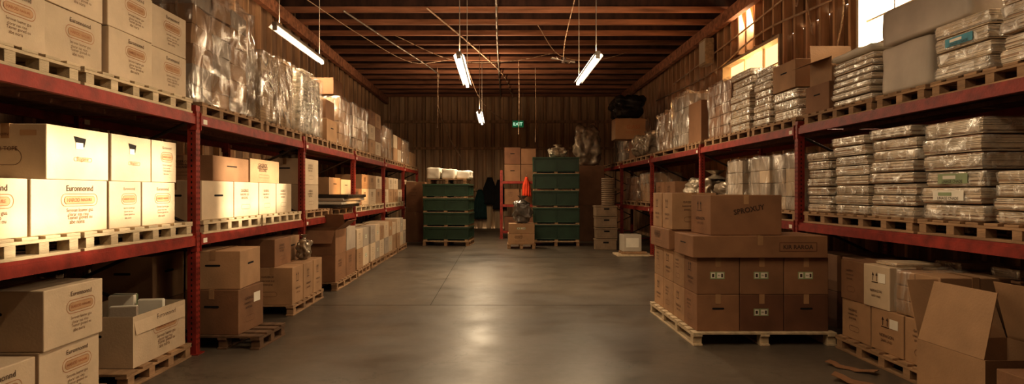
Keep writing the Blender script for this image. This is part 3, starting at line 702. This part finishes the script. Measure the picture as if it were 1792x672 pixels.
# central carton island
pallet(1.9, 3.3, 6.12, 7.88, 0, 'pale', 4, label='large pale wooden pallet under stacked brown cartons')
g = 'brown cartons on the large floor pallet'
XS = [1.95, 2.375, 2.81, 3.25]; YS = [6.18, 6.6, 7.02, 7.44, 7.86]
for l in range(2):
    for i in range(3):
        for j in range(4):
            sd = {}
            if j == 0: sd['-Y'] = 'sticker' if (i, l) in ((0,1),(1,1),(2,1),(1,0)) else 'vent'
            if i == 0: sd['-X'] = 'arrows' if (j+l) % 2 else 'lines'
            carton(XS[i]+.003, XS[i+1]-.003, YS[j]+.003, YS[j+1]-.003, .13+l*.362, .13+l*.362+.36, 'tan' if i == 0 and j else 'dark' if (i and l == 0) else 'brown', sd, g)  # dark board puts the shade on the lower fronts into the carton colour
zt2 = .856
carton(1.9, 3.22, 6.14, 6.78, zt2, 1.07, 'brown', {'-Y':'outline','-X':'vent'}, None, label='long flat brown carton lying across stacked cartons')
carton(1.9, 2.5, 7.0, 7.84, zt2, 1.08, 'brown', {'-X':'lines'}, None)
carton(2.08, 2.8, 6.22, 6.76, 1.072, 1.47, 'brown', {'-Y':'word','-X':'arrows'}, None, rot=.05)
for a in (6.98, 7.42): carton(1.93, 2.42, a, a+.41, 1.082, 1.49, 'tan', {'-X':'arrows','-Y':'lines'}, None)

# front right pallet
pallet(3.25, 4.4, 4.62, 6.06, 0, 'wood', 5); g = 'tan cartons on the floor pallet'
for i, (a, b) in enumerate(((4.66,5.1),(5.12,5.56),(5.58,6.03))):
    carton(3.3, 3.85, a, b, .13, .49, 'tan', {'-X':'arrows' if i % 2 else 'lines'}, g, sticker='-X' if i == 1 else None); carton(3.87, 4.38, a, b, .13, .49, 'brown', {}, g)
for i, (a, b) in enumerate(((4.66,4.96),(4.98,5.28),(5.3,5.66),(5.68,6.03))):
    if i == 1: load(3.29, 3.8, a, b, .492, .88, 'tan', 2, 1, 3, 'small film-wrapped box stack on a carton', seed=61, amp=.02)
    else: carton(3.29, 3.8, a, b, .492, .86, ['tan','white','white','brown'][i], {'-X':['lines','sticker','arrows','lines'][i]}, g, rot=R.uniform(-.04,.04), sticker='-X' if i in (0,2) else None)
    carton(3.87, 4.38, a, b, .492, .83, 'tan' if i % 2 else 'brown', {}, g)
bundle(3.36, 3.76, 5.31, 5.63, .864, .9, 'white', group='flat packs on cartons', label='thin plastic-wrapped flat pack lying on a carton', sheets=4)
bundle(3.9, 4.3, 5.3, 5.65, .834, .9, 'white', group='flat packs on cartons', label='thin plastic-wrapped flat pack lying on a carton', sheets=5)
bundle(3.9, 4.3, 4.7, 5.0, .834, .92, 'white', group='flat packs on cartons', label='thin plastic-wrapped flat pack lying on a carton', sheets=5)
open_carton(3.04, 3.72, 3.96, 4.56, 0, .44, 'tan', 'large open tan carton with angled upright flaps on the floor', {'-X':-.25,'+Y':.35,'+X':-.3}, fl=.72, rot=.05)
carton(3.78, 4.3, 3.99, 4.5, 0, .5, 'tan', {'-X':'lines'}, None)
carton(3.8, 4.3, 4.0, 4.5, .502, .8, 'brown', {'-X':'arrows'}, None, rot=.05)
carton(3.05, 3.7, 3.3, 3.85, 0, .42, 'brown', {}, None)
def sheet(x, y, w, l, rot, lift):
    mb = MB(); n = 8; vs = []; fs = []
    for i in range(n+1):
        for j in (0, 1): vs.append(((i/n-.5)*w, (j-.5)*l+(.02*math.sin(i*2.1)), .004+lift*(abs(i/n-.5)*2)**2))
    for i in range(n): fs.append((2*i, 2*i+2, 2*i+3, 2*i+1))
    top = len(vs); vs2 = [(a, b, c+.006) for a, b, c in vs]
    mb.add(vs+vs2, [f[::-1] for f in fs]+[tuple(top+q for q in f) for f in fs]+[(2*i, 2*i+2, top+2*i+2, top+2*i) for i in range(n)]+[(2*i+1, top+2*i+1, top+2*i+3, 2*i+3) for i in range(n)], 'brown')
    ob('cardboard_sheet', mb.mesh('cardboard_sheet'), (x, y, 0), rot, label='curled strip of torn brown cardboard on the floor', cat='cardboard sheet', group='loose cardboard on the floor')
sheet(2.98, 5.3, .4, .09, -.9, .03); sheet(2.86, 4.85, .5, .12, -.7, .05)

# ---------------------------------------------------------------- far aisle
def crate_mesh(w, d, h):
    mb = MB(); t = .03
    mb.box(-w/2+t, w/2-t, -d/2+t, d/2-t, .05, h-.02, 'green', bev=.02)
    mb.box(-w/2, w/2, -d/2, d/2, h-.06, h-.01, 'green', bev=.01); mb.box(-w/2+.01, w/2-.01, -d/2+.01, d/2-.01, .05, .085, 'green', bev=.008)
    for i in (0, 3, 6):
        x = -w/2+.04+i*(w-.08)/6
        mb.box(x-.018, x+.018, -d/2+.008, -d/2+t+.01, .07, h-.05, 'green', bev=.004)
    for i in range(0, 6):
        y = -d/2+.04+i*(d-.08)/5
        for s in (-1, 1): mb.box(min(s*(w/2-.008), s*(w/2-t-.01)), max(s*(w/2-.008), s*(w/2-t-.01)), y-.018, y+.018, .07, h-.05, 'green', bev=.004)
    return mb.mesh('storage_crate')
def crates(cx, cy, n, rot, w=1.3, d=1.15, h=.455):
    pallet(cx-w/2, cx+w/2, cy-d/2, cy+d/2, 0, 'wood', 4, rot=rot)
    me = crate_mesh(w, d, h); run = MB()
    run.box(-w/2+.02, w/2-.02, -d/2, d/2, .0, .014, 'pale')
    for x in (-w/2+.07, 0, w/2-.07): run.box(x-.05, x+.05, -d/2, d/2, .014, .05, 'wood')
    rm = run.mesh('skid_runner')
    for i in range(n):
        o = ob('storage_crate', me, (cx+R.uniform(-.01,.01), cy, .13+i*h), rot+R.uniform(-.008,.008), label='dark green storage crate stacked on a pallet', cat='crate', group='dark green crates')
        ob('skid_runner', rm, parent=o)
crates(-1.41, 18.05, 4, -.1, h=.4); crates(1.63, 18.0, 5, -.05, h=.47)
pallet(-1.95, -.85, 17.6, 18.5, 1.73, 'wood', 4, rot=-.1)
g = 'white packages on top of the crates'
for i in range(3): 
    ob('wrapped_package', soft_mesh('wrapped_package', .4, .85, .34-.04*i, 'paper', 7, .05, .03, 6, i), (-1.8+i*.42, 18.05, 1.86), -.08, label='white plastic-wrapped package on top of green crates', cat='package', group=g)
bag(1.4, 2.0, 17.7, 18.3, 2.47, 2.85, 'foil', 'crumpled plastic bag on top of green crates', amp=.1, seed=12)
pallet(.24, .98, 16.6, 17.3, 0, 'wood', 3)
carton(.26, .96, 16.62, 17.25, .13, .4, 'tan', {'-Y':'lines'}, 'cartons under the grey bag'); carton(.28, .96, 16.62, 17.25, .402, .66, 'tan', {'-Y':'sticker'}, 'cartons under the grey bag')
bag(.34, .96, 16.65, 17.2, .662, 1.4, 'smoke', 'smoky grey plastic bag tied at the top on cartons', amp=.12, seed=15)
def end_rack():
    root = ob('end_rack', None, (.7, 20.6, 0), label='small red steel rack at the end of the aisle', cat='storage rack')
    pm = post_mesh(2.2, -1)
    for x in (-.6, .6):
        for y in (-.4, .4): ob('upright_post', pm, (x, y, 0), parent=root)
    b = MB(); b.box(-.55, .55, -.02, .02, -.08, 0, 'red'); bmh = b.mesh('shelf_beam')
    d = MB(); 
    for i in range(7): d.box(-.54, .54, -.37+i*.107, -.37+i*.107+.09, -.02, 0, 'deck')
    dm = d.mesh('shelf_deck')
    for z in (.25, 1.1, 1.85):
        for y in (-.4, .4): ob('shelf_beam', bmh, (0, y, z), parent=root)
        ob('shelf_deck', dm, (0, 0, z), parent=root)
end_rack()
g = 'cartons on the end rack'
for z, k in ((1.852,'brown'),(2.402,'dark')): 
    carton(.2, .72, 20.3, 20.9, z, z+.54, k, {'-Y':'vent'}, g, tape=False); carton(.74, 1.22, 20.3, 20.9, z, z+.5 if z > 2 else z+.54, 'brown', {}, g, tape=False)
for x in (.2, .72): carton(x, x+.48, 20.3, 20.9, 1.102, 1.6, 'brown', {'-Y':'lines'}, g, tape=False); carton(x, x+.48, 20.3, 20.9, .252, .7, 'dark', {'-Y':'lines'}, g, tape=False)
def drape(name, x, y, z, w, h, k, label, cat):
    mb = MB(); n = 14; vs = []; fs = []; m = 10
    for j in range(m+1):
        t = j/m; ww = w*(.35+.65*min(1, t*2.2))*(1+.12*t)
        for i in range(n+1):
            s = i/n-.5; vs.append((s*ww, -.05-.05*math.cos(s*math.pi)-.03*math.sin(s*22+t*2)*t, -t*h))
    for j in range(m):
        for i in range(n): a = j*(n+1)+i; fs.append((a, a+n+1, a+n+2, a+1))
    mb.add(vs, fs, k)
    o = ob(name, mb.mesh(name, True), (x, y, z), label=label, cat=cat)
    md = o.modifiers.new('thick', 'SOLIDIFY'); md.thickness = .02
    hk = MB(); hk.tube([(0,0,.0),(0,-.04,.05),(0,.0,.08),(0,.06,.08)], .008, 'galv'); ob('hook', hk.mesh('hook'), parent=o)
drape('hanging_vest', .9, 20.1, 1.98, .24, .62, 'orange', 'small bright orange work vest hanging on the rack', 'vest')
drape('hanging_coat', -.35, 25.8, 2.1, .55, 1.1, 'coat', 'dark coat hanging on the end wall', 'coat'); drape('hanging_coat', .05, 25.8, 2.0, .5, 1.2, 'coat', 'dark coat hanging on the end wall', 'coat'); drape('hanging_coat', -.75, 25.8, 1.6, .5, 1.2, 'teal', 'dark teal coat hanging on the end wall', 'coat')
carton(2.3, 3.2, 19.0, 19.8, 0, 1.1, 'brown', {}, 'tall cartons at the aisle end', tape=False); carton(2.3, 3.2, 19.0, 19.8, 1.102, 2.3, 'brown', {}, 'tall cartons at the aisle end', tape=False)
bag(2.25, 3.25, 18.95, 19.85, 2.302, 3.6, 'clear', 'large bulging clear plastic bag on tall cartons', amp=.2, seed=18, neck=False)
def bcrate():
    mb = MB(); w, d, h = .58, .42, .29
    mb.box(-w/2+.015, w/2-.015, -d/2+.015, d/2-.015, 0, h-.01, 'beige', bev=.012); mb.box(-w/2, w/2, -d/2, d/2, h-.05, h-.015, 'beige', bev=.008)
    for i in range(4): x = -w/2+.09+i*(w-.18)/3; mb.box(x-.045, x+.045, -d/2+.005, -d/2+.02, .05, h-.09, 'beige', bev=.005)
    mb.box(-.07, .07, -d/2+.004, -d/2+.01, h-.12, h-.08, 'hole')
    return mb.mesh('plastic_tote')
me = bcrate()
for i in range(4): ob('plastic_tote', me, (2.82+R.uniform(-.02,.02), 16.5, i*.29), R.uniform(-.05,.05), label='beige stacked plastic tote on the floor', cat='tote', group='beige stacked totes')
mb = MB()
for i in range(13):
    n = 20; vs = []; fs = []
    for a in range(n):
        for b in range(6):
            t = 2*math.pi*a/n; q = 2*math.pi*b/6; r = .15+.03*math.cos(q); vs.append((r*math.cos(t), r*math.sin(t), .03+i*.055+.028*math.sin(q)))
    for a in range(n):
        for b in range(6): fs.append((a*6+b, ((a+1)%n)*6+b, ((a+1)%n)*6+(b+1)%6, a*6+(b+1)%6))
    mb.add(vs, fs, 'beige')
ob('coiled_hose', mb.mesh('coiled_hose', True), (2.88, 16.5, 1.15), label='tall coil of beige ribbed hose on stacked totes', cat='hose')
mb = MB()
mb.box(-.22,.22,-.2,.2,0,.4,'enamel',bev=.02); mb.box(-.15,.15,-.203,-.2,.1,.32,'paper')
ob('cabinet_box', mb.mesh('cabinet_box'), (3.15, 15.0, .097), .05, label='small white cabinet on timber planks', cat='box')
for i in range(4):
    mb = MB(); mb.box(-.42,.42,-.07,.07,0,.035,'pale',bev=.004)
    ob('timber_plank', mb.mesh('timber_plank'), (3.2, 14.72+i*.17, 0), R.uniform(-.03,.03), label='pale timber plank lying on the floor', cat='plank', group='timber planks on the floor')
for i, y in enumerate((14.85, 15.1)):
    mb = MB(); mb.box(-.3,.3,-.05,.05,0,.06,'wood',bev=.004); ob('timber_plank', mb.mesh('timber_plank'), (3.2, y, .037), 0, label='short timber bearer under a cabinet', cat='plank', group='timber planks on the floor')
g = 'cartons under the rack'
for i, y in enumerate((8.2,8.9,9.6,10.3,11.3,12.0,12.7,13.4)):
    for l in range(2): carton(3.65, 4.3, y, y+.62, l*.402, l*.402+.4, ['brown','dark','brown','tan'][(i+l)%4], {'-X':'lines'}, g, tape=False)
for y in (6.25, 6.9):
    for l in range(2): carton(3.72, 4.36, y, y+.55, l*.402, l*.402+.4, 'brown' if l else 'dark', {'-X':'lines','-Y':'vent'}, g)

# ---------------------------------------------------------------- lights, cables, sign
def area(name, sx, sy, e, col, parent, loc, rot=(0,0,0)):
    ld = bpy.data.lights.new(name, 'AREA'); ld.shape = 'RECTANGLE'; ld.size = sx; ld.size_y = sy; ld.energy = e; ld.color = col
    lo = bpy.data.objects.new(name, ld); C.objects.link(lo); lo.parent = parent; lo.location = loc; lo.rotation_euler = rot
    return lo
def fixture(x, y0, y1, z, dn=64, up=32):
    L = y1-y0; yc = (y0+y1)/2
    root = ob('fluorescent_light', None, (x, yc, z), label='suspended slim fluorescent strip light fitting', cat='ceiling light', group='fluorescent lights')
    h = MB(); h.box(-.035, .035, -L/2, L/2, .025, .08, 'galv', bev=.006)
    h.add([(-.035,-L/2,.05),(-.085,-L/2,.005),(-.085,L/2,.005),(-.035,L/2,.05),(.035,-L/2,.05),(.085,-L/2,.005),(.085,L/2,.005),(.035,L/2,.05)], [(0,1,2,3),(4,7,6,5)], 'enamel')
    ob('housing', h.mesh('housing'), parent=root)
    t = MB(); t.cyl((0,-L/2+.03,-.005), (0,L/2-.03,-.005), .026, 'tube', 10); ob('tube', t.mesh('tube', True), parent=root)
    for yy in (-L/2+.01, L/2-.04):
        e = MB(); e.box(-.03, .03, yy, yy+.03, -.035, .024, 'enamel'); ob('lamp_holder', e.mesh('lamp_holder'), parent=root)
    for yy in (-L/2+.2, L/2-.2):
        r = MB(); r.cyl((0,yy,.08), (0,yy,5.665-z), .007, 'galv', 6); ob('hanger_rod', r.mesh('hanger_rod'), parent=root)
    area('tube_light', .08, L-.1, dn, (1,.77,.5), root, (0,0,-.045))
    area('added_uplight', .08, L-.1, up, (1,.7,.44), root, (0,0,.12), (math.pi,0,0))  # added area light to brighten roof and walls, above a closed housing
fixture(-3.1, 8.7, 11.1, 3.78, 60, 30); fixture(-.61, 9.7, 12.5, 3.6); fixture(1.54, 9.7, 12.2, 3.6); fixture(-.5, 16.6, 19.4, 3.6, 105, 85)
fixture(-.61, 2.6, 5.2, 3.6, 44, 12); fixture(1.54, 2.6, 5.2, 3.6, 26, 12)  # unseen fittings, added toward the camera as fill light
def cable(pts, r, label, name='cable', k='cable'):
    cu = []
    P_ = [Vector(p) for p in pts]
    P_ = [P_[0]*2-P_[1]]+P_+[P_[-1]*2-P_[-2]]
    for i in range(1, len(P_)-2):
        for s in range(6):
            t = s/6; a, b, c, d = P_[i-1:i+3]
            cu.append(.5*((2*b)+(c-a)*t+(2*a-5*b+4*c-d)*t*t+(3*b-a-3*c+d)*t**3))
    cu.append(P_[-2]); mb = MB(); mb.tube(cu, r, k, 6)
    ob(name, mb.mesh(name, True), label=label, cat='cable' if name == 'cable' else 'pipe')
zc = 5.36; zh = 5.4
cable([(-3.3,13.4,zc),(-2.8,16,zc),(-2.2,19,zc),(-1.95,20.6,zc)], .02, 'metal conduit under the roof joists', 'conduit', 'galv')
cable([(-1.95,20.6,zc),(-2.15,22.5,4.6),(-1.8,23,3.5),(-1.4,23.5,2.8)], .018, 'loose cable drooping from the roof')
cable([(-1.5,13.2,zc),(-.6,17,zc),(.2,21,zc),(.6,25.8,zc)], .018, 'cable running under the roof joists')
cable([(-.05,11,zc),(-.02,17,zc),(.1,25.8,zc)], .022, 'long straight pipe under the roof joists', 'conduit', 'galv')
cable([(-1.0,18.6,zh),(-.6,21,4.6),(.1,23,4.2),(.75,25,4.25)], .012, 'thin cable sagging to the exit sign')
cable([(-3.9,12.6,zh),(-3.0,14,4.95),(-2.2,16,4.8),(-1.5,18.6,zh)], .01, 'thin wire sagging between roof joists')
cable([(-2.6,15.6,zh),(-1.2,16.4,4.95),(.3,16.8,5.0),(1.6,17.6,zh)], .01, 'thin wire sagging between roof joists')
cable([(.9,14.6,zh),(1.5,15.4,4.85),(2.5,16.2,4.9),(3.6,17.6,zh)], .01, 'thin wire sagging between roof joists')
for x, y, z in ((-.9,14.6,4.1),(.6,18.6,3.2),(1.15,19.6,3.05),(-1.9,19.6,3.5)): cable([(x,y,zh),(x+.02,y,(zh+z)/2),(x,y,z)], .01, 'thin wire hanging from the roof')
cable([(5.03,6.5,4.5),(5.03,9,4.38),(5.03,12,4.55),(5.03,15,4.3),(5.03,20,4.4)], .02, 'cable strung along the timber wall')
cable([(5.03,5,4.9),(5.03,9,5.0),(5.03,13,4.8),(5.03,18,4.6)], .018, 'cable strung along the timber wall')
cable([(5.03,9.3,5.1),(5.0,9.1,4.2),(5.03,9.4,3.5)], .014, 'loose wire hanging beside a window')
cable([(5.0,10.6,5.1),(4.98,10.5,4.6),(5.0,10.3,4.9),(5.0,10.0,4.0)], .012, 'looped loose wire on the timber wall')
cable([(1.54,12.6,zh),(1.35,12.6,4.6),(1.3,12.6,4.2)], .01, 'hanging wire with a small fan')
mb = MB()
for i in range(4): t = i*math.pi/2+.4; mb.slab([(0,0,0),(.05*math.cos(t+1.2),.05*math.sin(t+1.2),0),(.28*math.cos(t+.15),.28*math.sin(t+.15),.03),(.28*math.cos(t),.28*math.sin(t),-.01)], .006, 'galv')
mb.cyl((0,0,-.05),(0,0,.06),.05,'steel',12)
ob('ceiling_fan', mb.mesh('ceiling_fan'), (1.3,12.6,4.14), (.3,.2,0), label='small four-blade metal ceiling fan on a wire', cat='fan')
mb = MB(); mb.box(-.24,.24,-.04,.04,-.15,.15,'enamel',bev=.01); root = ob('exit_sign', mb.mesh('exit_sign'), (.78,25.0,4.2), label='illuminated green exit sign hung from the roof', cat='exit sign')
mb = MB(); mb.box(-.22,.22,-.046,-.041,-.13,.13,'exit'); F = Face(mb, '-Y', .5, .092, 0); F.text('EXIT ', 0, 0, .36, 'exitletter', .004); ob('sign_face', mb.mesh('sign_face'), parent=root, label='green face lettered EXIT')
for x in (-.2,.2): mb = MB(); mb.cyl((x,0,.15),(x,0,1.53),.008,'galv',6); ob('hanger_rod', mb.mesh('hanger_rod'), parent=root)
mb = MB(); mb.box(-.1,.1,-.25,.25,-.3,.3,'pale',bev=.01); mb.box(-.103,-.1,-.2,.2,-.25,.25,'paper'); ob('junction_box', mb.mesh('junction_box'), (4.93,14.9,4.8), label='pale junction box on the timber wall', cat='junction box')

# ---------------------------------------------------------------- sun, sky
sd = bpy.data.lights.new('sun', 'SUN'); sd.energy = 6.8; sd.angle = .04; sd.color = (1,.84,.58)
so = bpy.data.objects.new('sun', sd); C.objects.link(so); so.rotation_euler = Vector((-8,-.55,-2.35)).to_track_quat('-Z','Y').to_euler(); so.location = (14,9,7)
w = bpy.data.worlds.new('world'); bpy.context.scene.world = w; w.use_nodes = True
w.node_tree.nodes['Background'].inputs[0].default_value = (1,.88,.7,1); w.node_tree.nodes['Background'].inputs[1].default_value = 3
for a, b in WIN:
    lo = area('window_light', b-a, .8, 150, (1,.78,.52), None, (XR+.25, (a+b)/2, 3.95)); lo.rotation_euler = Vector((-1,0,-.25)).to_track_quat('-Z','Z').to_euler()

cam = bpy.data.cameras.new('camera'); co = bpy.data.objects.new('camera', cam); C.objects.link(co)
cam.sensor_width = 36; cam.lens = 36*1100/1792; cam.shift_x = .0134; cam.clip_start = .05
co.location = (0,0,1.5); co.rotation_euler = (math.pi/2,0,0)
bpy.context.scene.camera = co
